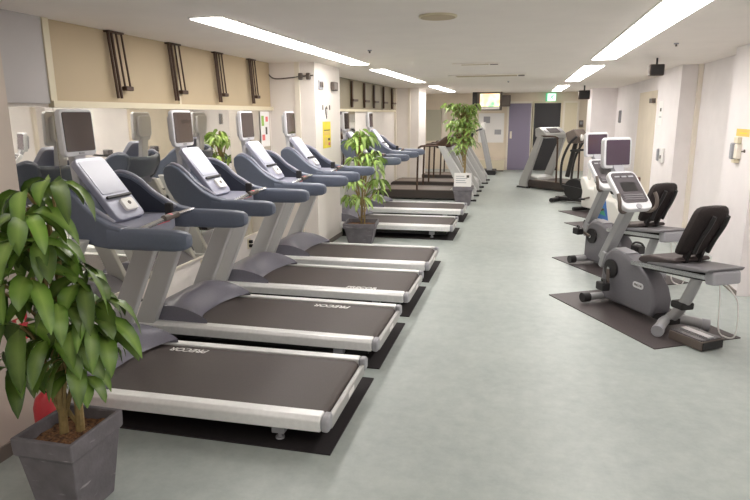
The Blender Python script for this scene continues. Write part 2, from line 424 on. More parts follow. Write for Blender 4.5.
obj('plate', box(nb(), -.07, .09, -.02, 0, -.06, .05), M['cap'], t, bevel=.004); obj('rocker', box(nb(), .02, .06, -.03, -.018, -.03, .03), M['greybrown'], t); obj('rocker', box(nb(), -.05, -.01, -.03, -.018, -.03, .03), M['greybrown'], t)
# cable along the pillar's near face
t = thing('wall_cable', 'dark cable run across the pillar face to two small clamps', 'cable', (-2.9, 7.25, 2.2))
obj('cord', tube(nb(), smooth_path([(-.28, -.015, .13), (-.22, -.02, .02), (-.14, -.02, -.03), (.05, -.02, -.025), (.2, -.02, -.01), (.36, -.02, 0)]), .008, 8), M['greybrown'], t)
for x in (.2, .3): obj('clamp', box(nb(), x-.025, x+.025, -.05, 0, -.05, .03), M['greybrown'], t, bevel=.01)
poster('poster', 'white poster with pink and green flowers by the mirror edge', 'poster', (XL+.02, 7.02, 1.56), PI/2, .26, .42, M['white'],
       [(-.07, .1, .07, .12, M['inkgreen']), (.05, .12, .07, .06, M['inkpink']), (.03, -.02, .05, .09, M['ink']), (-.06, -.1, .08, .07, M['inkpink'])])
# notice on the near right pillar
poster('notice', 'amber-headed notice on the nearest right-hand pillar', 'notice', (XRP, 6.56, 1.53), -PI/2, .36, .07, M['orange'], [(.02, -.005, .2, .012, M['yellow'])])
t = thing('dispenser', 'small grey and white dispenser below the amber notice', 'dispenser', (XRP, 6.62, 1.37), -PI/2)
obj('body', box(nb(), -.09, -.01, -.06, 0, -.1, .06), M['cap'], t, bevel=.015); obj('tank', box(nb(), -.005, .09, -.045, 0, -.09, .05), M['strip'], t, bevel=.01)
obj('cap', box(nb(), -.05, .06, -.04, 0, .055, .12), M['cream'], t, bevel=.01); obj('spout', box(nb(), -.02, .05, -.05, 0, -.13, -.1), M['cream'], t)
t = thing('wall_hook', 'tiny grey hook beside the dispenser below the amber notice', 'hook', (XRP, 6.45, 1.36), -PI/2)
obj('plate', disc(nb(), (0, -.004, 0), .016, 'y', .008, 12), M['greybrown'], t); obj('peg', tube(nb(), [(0,-.006,0),(0,-.03,-.005)], .006, 8), M['greybrown'], t)
t = thing('intercom', 'white wall intercom on the right-hand pillar behind the bike seats', 'intercom', (XRP, 9.95, 1.1), -PI/2)
obj('body', box(nb(), -.13, .13, -.04, 0, -.11, .11), M['white'], t, bevel=.015); obj('handset', box(nb(), -.11, -.04, -.07, -.035, -.09, .09), M['cap'], t, bevel=.012); obj('button', box(nb(), .03, .09, -.046, -.038, -.05, .0), M['greybrown'], t)
poster('notice', 'white paper notice high on the right-hand pillar near the speaker', 'notice', (XRP, 10.35, 1.72), -PI/2, .3, .36, M['white'], [(0, .05, .1, .05, M['ink']), (0, -.06, .18, .015, M['cap'])])
t = thing('door_chime', 'narrow grey vertical box on the white wall beyond the cream door', 'wall box', (XR, 16.15, 1.64), -PI/2)
obj('casing', box(nb(), -.07, .07, -.05, 0, -.15, .15), M['cap'], t, bevel=.01); obj('grille', box(nb(), -.05, .05, -.055, -.048, -.13, .13), M['base'], t)
t = thing('wall_phone', 'small grey wall box beside the cream back door', 'wall box', (1.66, YB, 1.42))
obj('body', box(nb(), -.06, .06, -.05, 0, -.1, .1), M['greybrown'], t, bevel=.01); obj('dial', box(nb(), -.04, .04, -.056, -.048, -.02, .07), M['cap'], t)
# sockets on the low wall under the mirrors
for y, l in ((5.36, 'wall socket with black plugs behind the second treadmill'), (6.44, 'wall socket with black plugs behind the third treadmill'), (4.25, 'wall socket with black plugs behind the nearest treadmill')):
    t = thing('wall_socket', l, 'socket', (XL, y, .235), PI/2, 'wall sockets under the mirror')
    obj('plate', box(nb(), -.04, .04, -.008, 0, -.06, .06), M['cream'], t, bevel=.003)
    for z in (.025, -.025): obj('plug', box(nb(), -.018, .018, -.05, -.006, z-.018, z+.018), M['black'], t, bevel=.006)
    obj('cord', tube(nb(), smooth_path([(0, -.05, -.025), (.02, -.075, -.05), (.07, -.08, -.12), (.1, -.06, -.2)]), .006, 8), M['black'], t)

# television at the far left corner
t = thing('television', 'television hung from the ceiling showing a bright picture', 'television', (-1.03, 18.5, ZC))
obj('casing', box(nb(), -.36, .36, -.03, .12, -.53, -.0), M['greybrown'], t, bevel=.01)
sc = mat('television_picture', srgb(200, 220, 180), .3, emit=(1, 1, 1, 1), estr=.75)
nt = sc.node_tree; b = nt.nodes['Principled BSDF']; tc = nt.nodes.new('ShaderNodeTexCoord'); nz = nt.nodes.new('ShaderNodeTexNoise'); nz.inputs['Scale'].default_value = 3
rp = nt.nodes.new('ShaderNodeValToRGB'); rp.color_ramp.elements[0].position = .35; rp.color_ramp.elements[0].color = srgb(120, 200, 140); rp.color_ramp.elements[1].position = .62; rp.color_ramp.elements[1].color = srgb(246, 196, 150); e = rp.color_ramp.elements.new(.5); e.color = srgb(240, 236, 190)
nt.links.new(tc.outputs['Object'], nz.inputs['Vector']); nt.links.new(nz.outputs['Fac'], rp.inputs['Fac']); nt.links.new(rp.outputs['Color'], b.inputs['Emission Color']); nt.links.new(rp.outputs['Color'], b.inputs['Base Color'])
obj('screen', box(nb(), -.28, .29, -.04, -.028, -.42, -.05), sc, t)
obj('soundbar', box(nb(), -.28, .29, -.045, -.028, -.5, -.44), M['white'], t, bevel=.01)
obj('side_bracket', box(nb(), -.5, -.36, -.02, .05, -.62, 0), M['black'], t)
t = thing('wall_cabinet', 'dark shelf box on the back wall beside the television', 'cabinet', (-.58, YB, 1.95))
obj('carcass', box(nb(), -.13, .13, -.3, 0, .0, .33), M['greybrown'], t); obj('panel', box(nb(), -.11, .11, -.31, -.298, .02, .31), M['base'], t)
t = thing('low_cabinet', 'low cream cabinet by the lilac door', 'cabinet', (-.95, 19.15, 0))
obj('carcass', box(nb(), -.4, .4, -.25, .3, .04, .36), M['wall_cream'], t); obj('plinth', box(nb(), -.38, .38, -.22, .3, 0, .04), M['base'], t)
for x in (-.2, .2): obj('door', box(nb(), x-.19, x+.19, -.262, -.25, .06, .34), M['cream'], t)
t = thing('wall_panel', 'white notice panel on the back wall left of the lilac door', 'notice board', (-1.0, YB, 1.35))
obj('board', box(nb(), -.4, .38, -.03, 0, -.5, .4), M['white'], t); obj('print', box(nb(), -.25, -.05, -.034, -.028, .1, .3), M['cap'], t); obj('print', box(nb(), .1, .3, -.034, -.028, -.25, -.1), M['cap'], t)

# ------------------------------------------------------------------ floor mats
def floor_mat_obj(label, loc, w, d, m, rz=0, group='rubber mats under the treadmills', h=.008):
    t = box(nb(), -w/2, w/2, -d/2, d/2, 0, h)
    o = obj('floor_mat', t, m, loc=loc, rot=(0,0,rz), smooth=False)
    return tag(o, label, 'mat', group)

# ------------------------------------------------------------------ front treadmills
def arc_hood(bm):
    NX, NY = 22, 18; hw = .37; grid = []
    for j in range(NY+1):
        y = -hw + 2*hw*j/NY; a = abs(y)/hw; row = []
        xf, xc, xt = -1.95, -1.635 , -1.48 + .155*a**3
        zf, zc = .15, .352 - .035*a**4; zt = .195 + .03*a**3
        for i in range(NX+1):
            s = i/NX
            if s < .5:
                t = s/.5; x = xf + (xc-xf)*t; z = zf + (zc-zf)*math.sin(t*PI/2)**.8
            else:
                t = (s-.5)/.5; x = xc + (xt-xc)*t
                k = 1.9 - 1.1*a**2
                z = zt + (zc-zt)*(math.cos(t*PI/2)**k if t < 1 else 0)
            row.append(bm.verts.new((x, y, z)))
        grid.append(row)
    for j in range(NY):
        for i in range(NX): bm.faces.new((grid[j][i], grid[j][i+1], grid[j+1][i+1], grid[j+1][i]))
    for row, sg in ((grid[0], 1), (grid[-1], -1)):
        low = [bm.verts.new((v.co.x, v.co.y, .14)) for v in row]
        for i in range(NX): bm.faces.new((row[i], row[i+1], low[i+1], low[i]))
    return bm

def collar(bm):
    """horse-shoe cowl: two thin wings that swing down into the armrests, joined round the front."""
    st = [(-1.625,.25,1.27,1.335,.04),(-1.59,.262,1.19,1.362,.04),(-1.53,.28,1.115,1.368,.042),(-1.47,.298,1.075,1.347,.044),(-1.41,.312,1.052,1.305,.048),
          (-1.35,.322,1.036,1.245,.054),(-1.29,.332,1.026,1.195,.062),(-1.22,.34,1.02,1.155,.072),(-1.13,.343,1.02,1.137,.082)]
    for s in (-1, 1):
        R = []
        for x, y, zb, zt, th in st:
            x = x - .035*min(1, max(0, (-1.22-x)/.2))
            R.append([bm.verts.new((x, s*y + k*th/2, z)) for k, z in ((-1, zb), (1, zb), (1, zt), (-1, zt))])
        for a, b in zip(R, R[1:]):
            for i in range(4): bm.faces.new((a[i], a[(i+1) % 4], b[(i+1) % 4], b[i]))
        bm.faces.new(R[0]); bm.faces.new(R[-1][::-1])
    N = 14; rows = []
    for j in range(N+1):
        y = -.262 + .524*j/N; a = 1-(y/.262)**2
        xo = -1.65 - .075*a; zt = 1.35 - .02*a; zb = 1.12
        rows.append([bm.verts.new(p) for p in ((xo+.09, y, zb), (xo+.01, y, zb+.12), (xo, y, zt-.03), (xo+.02, y, zt), (xo+.05, y, zt-.01), (xo+.05, y, zb+.12), (xo+.13, y, zb))])
    for a, b in zip(rows, rows[1:]):
        for i in range(7): bm.faces.new((a[i], a[(i+1) % 7], b[(i+1) % 7], b[i]))
    bm.faces.new(rows[0]); bm.faces.new(rows[-1][::-1])
    return bm

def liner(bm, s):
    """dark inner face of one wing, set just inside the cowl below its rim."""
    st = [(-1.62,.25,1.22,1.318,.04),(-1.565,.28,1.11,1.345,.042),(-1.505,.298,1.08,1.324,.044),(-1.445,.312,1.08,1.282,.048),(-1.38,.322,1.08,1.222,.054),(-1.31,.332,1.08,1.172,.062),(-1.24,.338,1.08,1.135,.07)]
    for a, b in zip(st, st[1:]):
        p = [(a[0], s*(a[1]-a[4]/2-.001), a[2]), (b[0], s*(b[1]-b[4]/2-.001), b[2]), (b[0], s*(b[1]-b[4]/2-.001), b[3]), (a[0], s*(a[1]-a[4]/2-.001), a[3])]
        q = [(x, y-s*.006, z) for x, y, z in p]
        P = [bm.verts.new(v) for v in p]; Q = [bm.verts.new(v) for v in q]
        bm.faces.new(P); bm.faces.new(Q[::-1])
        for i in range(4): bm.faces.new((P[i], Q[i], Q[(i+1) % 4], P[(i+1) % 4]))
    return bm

def arm(bm, s):
    n = 16; y0 = s*.343; rings = []
    xs = [(-1.22, .058, .043), (-1.0, .058, .043), (-.83, .055, .043), (-.785, .048, .039), (-.76, .034, .03), (-.75, .014, .014)]
    for x, rz, ry in xs:
        zc = 1.078
        rings.append([bm.verts.new((x, y0 + ry*math.copysign(abs(math.cos(2*PI*k/n))**.45, math.cos(2*PI*k/n)), zc + rz*math.copysign(abs(math.sin(2*PI*k/n))**.55, math.sin(2*PI*k/n)))) for k in range(n)])
    for a, b in zip(rings, rings[1:]):
        for k in range(n): bm.faces.new((a[k], a[(k+1) % n], b[(k+1) % n], b[k]))
    bm.faces.new(rings[0][::-1]); bm.faces.new(rings[-1])
    return bm

def monitor(root, w, h, cx, zc, tilt, scr, thick=.036):
    """flat monitor facing +x, centred at (cx, 0, zc)."""
    mt = Matrix.Translation((cx, 0, zc)) @ Matrix.Rotation(tilt, 4, 'Y')
    f = prism(nb(), rrect(w, h, .03), -thick/2, thick/2, 'x'); f.transform(mt)
    fr = obj('monitor_frame', f, M['tvframe'], root, bevel=.008)
    s = prism(nb(), rrect(w-.03, h-.045, .012, cy=.006), thick/2-.002, thick/2+.004, 'x'); s.transform(mt)
    obj('screen', s, scr, fr)
    bk = prism(nb(), rrect(w*.75, h*.75, .03), -thick/2-.035, -thick/2+.005, 'x'); bk.transform(mt)
    obj('rear_housing', bk, M['tvframe'], fr, bevel=.01)
    bb = box(nb(), thick/2, thick/2+.005, -.02, .02, -h/2+.012, -h/2+.022); bb.transform(mt)
    obj('badge', bb, M['cap'], fr)

def precor(label):
    r = thing('treadmill', label, 'treadmill', (0,0,0), 0, 'blue-grey treadmills along the left wall')
    obj('base_frame', box(nb(), -1.93, -.1, -.31, .31, .045, .15), M['black'], r)
    for s in (-1, 1):
        y0, y1 = sorted((s*.345, s*.435))
        prof = [(y0, .115), (y1, .115), (y1, .2), (y0, .2)]
        if s < 0: prof = [(-.43,.115),(-.355,.115),(-.345,.2),(-.41,.2),(-.435,.18)]
        else: prof = [(.355,.115),(.43,.115),(.435,.18),(.41,.2),(.345,.2)]
        rail = obj('side_rail', prism(nb(), prof, -1.95, -.045, 'x'), M['silver'], r, bevel=.008)
        cp = obj('end_cap', prism(nb(), prof, -.045, 0, 'x'), M['cap'], rail, bevel=.015, seg=3)
        ft = nb(); box(ft, -.34, -.27, s*.34-.03, s*.34+.03, .05, .12); tube(ft, [(-.305, s*.34, .008), (-.305, s*.34, .055)], .012, 8); tube(ft, [(-.305, s*.34, .008), (-.305, s*.34, .018)], .025, 12)
        obj('foot', ft, M['cap'], r)
    # belt with rounded rear roller
    n = 8; poly = [(-1.65, .188)] + [(-.075 + .036*math.cos(PI/2 - k*PI/n), .152 + .036*math.sin(PI/2 - k*PI/n)) for k in range(n+1)] + [(-1.65, .116)]
    belt = obj('belt', prism(nb(), poly, -.341, .341, 'y'), M['belt'], r)
    eb = obj('rear_bar', box(nb(), -.035, -.004, -.355, .355, .1, .165), M['silver_side'], r, bevel=.008)
    obj('warning_label', box(nb(), -.005, -.002, -.03, .09, .118, .15), M['white'], eb)
    obj('motor_hood', arc_hood(nb()), M['hood'], r, angle=50)
    for s in (-1, 1):
        u = nb(); y0, y1 = sorted((s*.365, s*.425))
        prism(u, [(-1.94, .12), (-1.77, .12), (-1.385, .975), (-1.33, 1.07), (-1.49, 1.07), (-1.54, .975)], y0, y1, 'y')
        obj('upright', u, M['upr'], r, bevel=.012, seg=3)
    cw = obj('cowl', collar(nb()), M['cowl'], r, bevel=.014, seg=3)
    for s in (-1, 1): obj('rim', tube(nb(), smooth_path([(-1.645, s*.245, 1.338), (-1.60, s*.255, 1.366), (-1.56, s*.268, 1.372), (-1.50, s*.283, 1.352), (-1.44, s*.295, 1.31), (-1.38, s*.302, 1.25), (-1.30, s*.308, 1.20), (-1.22, s*.308, 1.152)], 4), .013, 8), M['tray'], cw)
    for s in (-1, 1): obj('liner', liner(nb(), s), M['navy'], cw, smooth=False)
    for s in (-1, 1): obj('armrest', arm(nb(), s), M['cowl'], r)
    # tray between the wings
    obj('tray', prism(nb(), [(-1.52,-.3),(-1.24,-.3),(-1.17,-.2),(-1.14,-.08),(-1.14,.08),(-1.17,.2),(-1.24,.3),(-1.52,.3)], 1.03, 1.115, 'z'), M['tray'], r, bevel=.02, seg=3)
    # console: slanted plate
    a = Vector((-1.595, 0, 1.475)); bpt = Vector((-1.325, 0, 1.125)); ax = (bpt-a).normalized(); L = (bpt-a).length
    nrm = Vector((-ax.z, 0, ax.x)); nrm = nrm if nrm.x > 0 else -nrm
    mt = Matrix(((ax.x, 0, nrm.x, (a.x+bpt.x)/2), (0, 1, 0, 0), (ax.z, 0, nrm.z, (a.z+bpt.z)/2), (0, 0, 0, 1)))
    def onc(bm): bm.transform(mt); return bm
    con = obj('console', onc(prism(nb(), rrect(L, .262, .04), -.03, .012, 'z')), M['console'], r, bevel=.008)
    obj('display', onc(prism(nb(), rrect(.235, .225, .015, cx=-.075), .012, .015, 'z')), M['console_disp'], con)
    obj('reading_ledge', onc(box(nb(), .062, .078, -.11, .11, .012, .03)), M['black'], con, bevel=.004)
    obj('keypad', onc(prism(nb(), rrect(.08, .11, .015, cx=.135, cy=.03), .012, .03, 'z')), M['white'], con)
    obj('button', onc(disc(nb(), (.13, .03, .031), .012, 'z', .004)), M['greybrown'], con)
    neck = nb(); beam(neck, (-1.64, 0, 1.28), (-1.665, 0, 1.55), .05, .1); obj('monitor_neck', neck, M['tvframe'], r, bevel=.01)
    monitor(r, .272, .27, -1.645, 1.622, math.radians(-2), M['screen'])
    # pulse bar
    pb = obj('pulse_bar', tube(nb(), smooth_path([(-1.2, -.27, 1.07), (-1.11, -.22, 1.11), (-1.09, 0, 1.135), (-1.11, .24, 1.135), (-1.13, .35, 1.13)]), .014, 10), M['chrome'], r)
    obj('grip', tube(nb(), [(-1.087, -.05, 1.137), (-1.09, .10, 1.14)], .019, 10), M['greybrown'], pb); obj('band', tube(nb(), [(-1.089, .0, 1.138), (-1.0895, .03, 1.139)], .0195, 10), M['red'], pb)
    obj('stop_label', box(nb(), -1.165, -1.12, -.06, .07, 1.10, 1.112), M['pink'], r, bevel=.004)
    obj('cable_clip', box(nb(), -1.24, -1.19, .20, .24, 1.10, 1.19), M['black'], r, bevel=.012)
    return r

XT = -.91
TY = [3.09, 4.20, 5.33, 6.46, 8.67, 10.14]
TL = ['blue-grey treadmill beside the large potted plant in front, nearest the camera',
      'second treadmill from the camera, in front of the mirror',
      'third treadmill from the camera, between the second and the one by the pillar',
      'fourth treadmill from the camera, standing right before the yellow-poster pillar',
      'treadmill just behind the middle potted plant, past the yellow-poster pillar',
      'farthest of the blue-grey treadmills, next to the black-railed treadmills']
proto = precor(TL[0]); proto.location = (XT, TY[0], .008)
YAW = [math.radians(v) for v in (.7, -.2, 0, .9, .8, .8)]
trees = [proto] + [dup(proto, (XT, y, .008), 0, l) for y, l in zip(TY[1:], TL[1:])]
for o, a in zip(trees, YAW): o.rotation_euler[2] = a
for i, (x, yo, rz, ln) in enumerate(((-1.19, .285, PI, .27), (-.55, .27, PI, .30), (-.46, -.29, 0, .28))):
    belt = [c for c in trees[i].children if c.name.startswith('belt')][0]
    lg = text_mesh('logo', 'PRECOR', ln, M['white'], belt, (x, yo, .1885), (0, 0, rz), .25)
for i, y in enumerate(TY):
    floor_mat_obj(['black rubber mat under the treadmill nearest the camera', 'black rubber mat under the second treadmill from the camera', 'black rubber mat under the third treadmill from the camera',
                   'black rubber mat under the fourth treadmill, by the yellow-poster pillar', 'black rubber mat under the treadmill behind the middle potted plant', 'black rubber mat under the farthest blue-grey treadmill'][i],
                  (-1.925, y+.045, 0), 2.05, .95 if i < 5 else .9, M['mat'])

# ------------------------------------------------------------------ black-railed treadmills
def tread_b(label, group, upr, deck_m, width=.78, length=1.98, dark=True, silver_console=False, height=1.1, lean=.50):
    r = thing('treadmill', label, 'treadmill', (0,0,0), 0, group)
    W = width/2
    n = 8; poly = [(-length, .03), (-length, .2)] + [(-.08+.085*math.cos(PI/2-k*PI/n), .115+.085*math.sin(PI/2-k*PI/n)) for k in range(n+1)]
    obj('deck', prism(nb(), poly, -W, W, 'y'), M['deckblack'], r, bevel=.008)
    obj('belt', box(nb(), -length+.4, -.1, -W+.1, W-.1, .19, .206), deck_m, r)
    for s in (-1, 1): obj('foot_rail', box(nb(), -length+.35, -.12, s*(W-.05)-.045, s*(W-.05)+.045, .2, .212), M['decktop'], r)
    obj('motor_hood', prism(nb(), [(-length-.02, .04), (-length-.02, .22), (-length+.1, .3), (-length+.35, .26), (-length+.42, .2), (-length+.42, .04)], -W+.08, W-.08, 'y'), upr, r, bevel=.03, seg=3)
    for s in (-1, 1):
        y0, y1 = sorted((s*(W-.03), s*(W+.05)))
        x0 = -length-.08; x1 = x0 + lean*(height/.9)
        obj('upright', prism(nb(), [(x0, .02), (x0+.26, .02), (x0+.24, .12), (x1+.12, height), (x1-.02, height), (x0, .14)], y0, y1, 'y'), upr, r, bevel=.015, seg=3)
        obj('foot', box(nb(), x0-.06, x0+.3, y0, y1, .0, .035), M['black'], r)
        hr = [(x1+.04, s*W, height-.03), (x1+.1, s*W, height+.0), (x1+.42, s*W, height), (x1+.5, s*W, height-.03), (x1+.53, s*W, height-.12), (x1+.55, s*W, .2)]
        obj('handrail', tube(nb(), smooth_path(hr), .02, 8), M['brown'], r)
    x1 = -length-.08+lean*(height/.9)
    cs = obj('console', prism(nb(), [(x1-.14, height-.02), (x1+.16, height-.05), (x1+.2, height+.03), (x1-.04, height+.2), (x1-.16, height+.17)], -W+.02, W-.02, 'y'), M['silver_side'] if silver_console else M['brown'], r, bevel=.025, seg=3)
    c0, c1 = Vector((x1-.04, 0, height+.205)), Vector((x1+.2, 0, height+.04))
    d = nb(); beam(d, c0*.8+c1*.2, c0*.25+c1*.75, .36, .012, (0,0,1)); obj('display', d, M['greypanel'], cs)
    for s in (-1, 1):
        dd = nb(); beam(dd, c0*.6+c1*.4+Vector((0,s*.26,.004)), c0*.3+c1*.7+Vector((0,s*.26,.004)), .1, .012, (0,0,1)); obj('speaker_pad', dd, M['cap'], cs)
    return r
B = tread_b('black-railed treadmill behind the pot with the white sign', 'black-railed treadmills facing the aisle', M['upr'], M['decktop'])
B.location = (-3.0, 12.62, 0); B.rotation_euler = (0, 0, PI)
dup(B, (-3.0, 14.2, 0), PI, 'middle black-railed treadmill, behind the tall potted plant')
dup(B, (-2.95, 15.85, 0), PI, 'black-railed treadmill farthest from the camera, near the television')
RT = tread_b('silver treadmill alone in front of the black door', None, M['silver_side'], M['belt'], .78, 1.75, silver_console=True, height=1.22, lean=.38)
del_g = RT.pop('group', None) if 'group' in RT.keys() else None
RT.location = (1.58, 13.95, 0); RT.rotation_euler = (0, 0, math.radians(-42))

# ------------------------------------------------------------------ stair machine in the far corner
t = thing('stair_climber', 'grey upright stepping machine below the television', 'exercise machine', (-.85, 18.0, 0), PI)
obj('base', box(nb(), -.1, .75, -.3, .3, 0, .14), M['black'], t, bevel=.02)
for s in (-1, 1):
    obj('upright', prism(nb(), [(0,.1),(.14,.1),(.42,1.35),(.3,1.35)], s*.24-.03, s*.24+.03, 'y'), M['bikelight'], t, bevel=.015)
    obj('handrail', tube(nb(), smooth_path([(.33, s*.27, 1.3), (.5, s*.28, 1.25), (.65, s*.28, 1.05), (.7, s*.28, .3)]), .02, 8), M['black'], t)
    obj('pedal', box(nb(), .4, .72, s*.13-.08, s*.13+.08, .25, .3), M['black'], t, bevel=.01)
obj('console', prism(nb(), [(.24,1.3),(.46,1.25),(.34,1.5),(.24,1.5)], -.2, .2, 'y'), M['white'], t, bevel=.02)

# ------------------------------------------------------------------ recumbent bikes
def recumbent(label, ang0):
    r = thing('recumbent_bike', label, 'exercise bike', (0,0,0), 0, 'grey recumbent bikes by the right wall')
    body = [(.41,.04),(.44,.1),(.435,.36),(.40,.45),(.33,.51),(.24,.52),(.12,.50),(-.03,.45),(-.15,.385),(-.235,.30),(-.275,.2),(-.265,.1),(-.23,.05)]
    sh = obj('shroud', prism(nb(), body, -.09, .09, 'y'), M['bike'], r, bevel=.03, seg=4)
    obj('trim_band', prism(nb(), [(.39,.48),(.32,.53),(.14,.515),(.16,.49),(.30,.50),(.39,.44)], -.065, .065, 'y'), M['cap'], r, bevel=.01)
    for s in (-1, 1):
        cd = obj('crank_disc', disc(nb(), (.29, s*.098, .345), .085, 'y', .025, 28), M['black'], r)
        obj('axle', disc(nb(), (.29, s*.115, .345), .02, 'y', .03, 14), M['chrome'], cd)
        ang = math.radians(ang0 if s > 0 else ang0+180)
        e = Vector((.29+.155*math.cos(ang), s*.13, .345+.155*math.sin(ang)))
        cr = nb(); beam(cr, (.29, s*.13, .345), e, .03, .02, (0,1,0)); ck = obj('crank_arm', cr, M['greybrown'], r, bevel=.006)
        pd = nb(); box(pd, e.x-.055, e.x+.055, min(s*.14, s*.22), max(s*.14, s*.22), e.z-.035, e.z+.04); obj('pedal', pd, M['black'], ck, bevel=.012)
        st = nb(); tube(st, smooth_path([(e.x+.05, s*.15, e.z+.02), (e.x+.03, s*.17, e.z+.06), (e.x-.03, s*.19, e.z+.06), (e.x-.05, s*.21, e.z+.02)]), .01, 6); obj('pedal_strap', st, M['black'], ck)
    bd = obj('badge', prism(nb(), rrect(.125, .05, .022, cx=-.07, cy=.285), .088, .097, 'y'), M['tvframe'], r)
    text_mesh('logo', 'PRECOR', .095, M['ink'], bd, (-.07, .0978, .285), (PI/2, 0, PI), .2)
    fs = obj('front_stabilizer', tube(nb(), [(.40,-.25,.06),(.40,.25,.06)], .033, 14), M['bikelight'], r)
    for s in (-1, 1): obj('end_cap', tube(nb(), [(.40,s*.23,.058),(.40,s*.30,.058)], .045, 14), M['black'], fs)
    obj('base_beam', box(nb(), -.42, .40, -.05, .05, .045, .09), M['black'], r)
    # rear leg and stabiliser
    rl = nb(); tube(rl, smooth_path([(-.60,0,.50),(-.56,0,.39),(-.50,0,.26),(-.42,0,.14),(-.36,0,.08)]), [.043]*25, 14); obj('rear_leg', rl, M['bikelight'], r)
    rs = obj('rear_stabilizer', tube(nb(), smooth_path([(-.49,.22,.05),(-.44,.15,.065),(-.38,.06,.075),(-.38,-.06,.075),(-.44,-.15,.065),(-.49,-.22,.05)]), .04, 14), M['bikelight'], r)
    for s in (-1, 1): obj('end_cap', tube(nb(), [(-.48,s*.205,.052),(-.515,s*.25,.048)], .047, 14), M['cap'], rs)
    obj('leg_clamp', box(nb(), -.54, -.41, -.06, .06, .20, .26, ), M['black'], r, bevel=.015)
    # seat rails
    for s in (-1, 1):
        b = nb(); beam(b, (.02, s*.10, .465), (-.83, s*.10, .545), .035, .025, (0,1,0)); obj('seat_rail', b, M['chrome'], r)
    b = nb(); beam(b, (-.06, 0, .465), (-.76, 0, .535), .075, .13, (0,1,0)); obj('rail_box', b, M['black'], r, bevel=.008)
    b = nb(); beam(b, (-.78, 0, .54), (-.87, 0, .55), .10, .25, (0,1,0)); obj('rail_end', b, M['cap'], r, bevel=.02, seg=3)
    # seat
    tr = nb()
    prism(tr, [(-.22,.52),(-.5,.545),(-.7,.57),(-.84,.59),(-.86,.62),(-.7,.605),(-.5,.585),(-.25,.555)], -.165, .165, 'y'); obj('seat_tray', tr, M['seatgrey'], r, bevel=.012)
    cu = prism(nb(), [(-.12,.53),(-.15,.57),(-.25,.60),(-.42,.61),(-.52,.63),(-.54,.60),(-.38,.56),(-.16,.515)], -.17, .17, 'y'); obj('seat_cushion', cu, M['seat'], r, bevel=.025, seg=3)
    # backrest: curved padded loft
    bm = nb(); rows = []; NZ, NY = 9, 9
    for i in range(NZ):
        t = i/(NZ-1); z = .635 + .42*t; xc = -.50 - .20*t - .03*math.sin(t*PI); hw = (.115+.045*math.sin(min(1,t*1.2)*PI*.8)) * (1 if t < .9 else .86); th = .045*(1 if 0 < i < NZ-1 else .6)
        F = []; Bk = []
        for j in range(NY):
            u = -1+2*j/(NY-1); F.append(bm.verts.new((xc+th+.03*u*u, u*hw, z))); Bk.append(bm.verts.new((xc-th+.045*u*u, u*hw, z)))
        rows.append(F + Bk[::-1])
    n = 2*NY
    for a, b in zip(rows, rows[1:]):
        for k in range(n): bm.faces.new((a[k], a[(k+1) % n], b[(k+1) % n], b[k]))
    bm.faces.new(rows[0][::-1]); bm.faces.new(rows[-1])
    bk = obj('backrest', bm, M['fabric'], r, sub=1)
    pn = nb()
    for s in (-1, 1): tube(pn, smooth_path([(-.60, s*.06, .68), (-.65, s*.065, .79), (-.715, s*.065, .90), (-.75, s*.06, .98)]), .016, 8)
    obj('back_rib', pn, M['black'], bk)
    for s in (-1, 1): b = nb(); beam(b, (-.50, s*.06, .57), (-.56, s*.06, .72), .05, .03, (0,1,0)); obj('back_post', b, M['black'], r, bevel=.006)
    # mast
    ms = nb()
    for s in (-1, 1): beam(ms, (.50, s*.045, .31), (.45, s*.045, .46), .06, .05, (0,1,0))
    beam(ms, (.53, 0, .38), (.23, 0, .92), .08, .10, (0,1,0)); obj('mast', ms, M['bikelight'], r, bevel=.014, seg=3)
    # console
    a = Vector((.41, 0, 1.20)); bpt = Vector((.11, 0, .90)); ax = (bpt-a).normalized(); L = (bpt-a).length
    nrm = Vector((ax.z, 0, -ax.x)); nrm = nrm if nrm.z > 0 else -nrm; yv = nrm.cross(ax)
    mt = Matrix(((ax.x, yv.x, nrm.x, (a.x+bpt.x)/2), (0, yv.y, 0, 0), (ax.z, yv.z, nrm.z, (a.z+bpt.z)/2), (0,0,0,1)))
    def onc(bm): bm.transform(mt); return bm
    con = obj('console', onc(prism(nb(), rrect(L, .295, .06), -.035, .015, 'z')), M['tvframe'], r, bevel=.012, seg=3)
    obj('display', onc(prism(nb(), rrect(L-.095, .25, .035, cx=-.022), .013, .018, 'z')), M['greypanel'], con)
    obj('lcd', onc(prism(nb(), rrect(.10, .15, .012, cx=-.03), .017, .020, 'z')), M['black'], con)
    for k in (-1, 0, 1): obj('button_row', onc(box(nb(), -.15, -.135, k*.07-.025, k*.07+.025, .017, .021)), M['cap'], con)
    for k in range(3): obj('button_row', onc(box(nb(), .055+.022*k, .065+.022*k, -.10, .10, .017, .021)), M['seatgrey'], con)
    obj('cup_rim', onc(disc(nb(), (L/2-.028, 0, .016), .026, 'z', .012)), M['cap'], con)
    for s in (-1, 1):
        hb = tube(nb(), smooth_path([(.17, s*.06, .90), (.15, s*.13, .88), (.13, s*.18, .91), (.13, s*.19, .98), (.16, s*.185, 1.04)]), .016, 10); obj('handlebar', hb, M['greybrown'], r)
    nk = nb(); beam(nk, (.40, 0, 1.17), (.47, 0, 1.26), .05, .1, (0,1,0)); obj('monitor_neck', nk, M['cap'], r)
    # monitor (faces the rider at -x)
    mon = nb(); mtm = Matrix.Translation((.475, 0, 1.365)) @ Matrix.Rotation(math.radians(4), 4, 'Y')
    mon = prism(mon, rrect(.29, .272, .035), -.025, .025, 'x'); mon.transform(mtm); fr = obj('monitor_frame', mon, M['tvframe'], r, bevel=.008)
    s = prism(nb(), rrect(.245, .222, .012, cy=.004), -.03, -.023, 'x'); s.transform(mtm); obj('screen', s, M['screen_p'], fr)
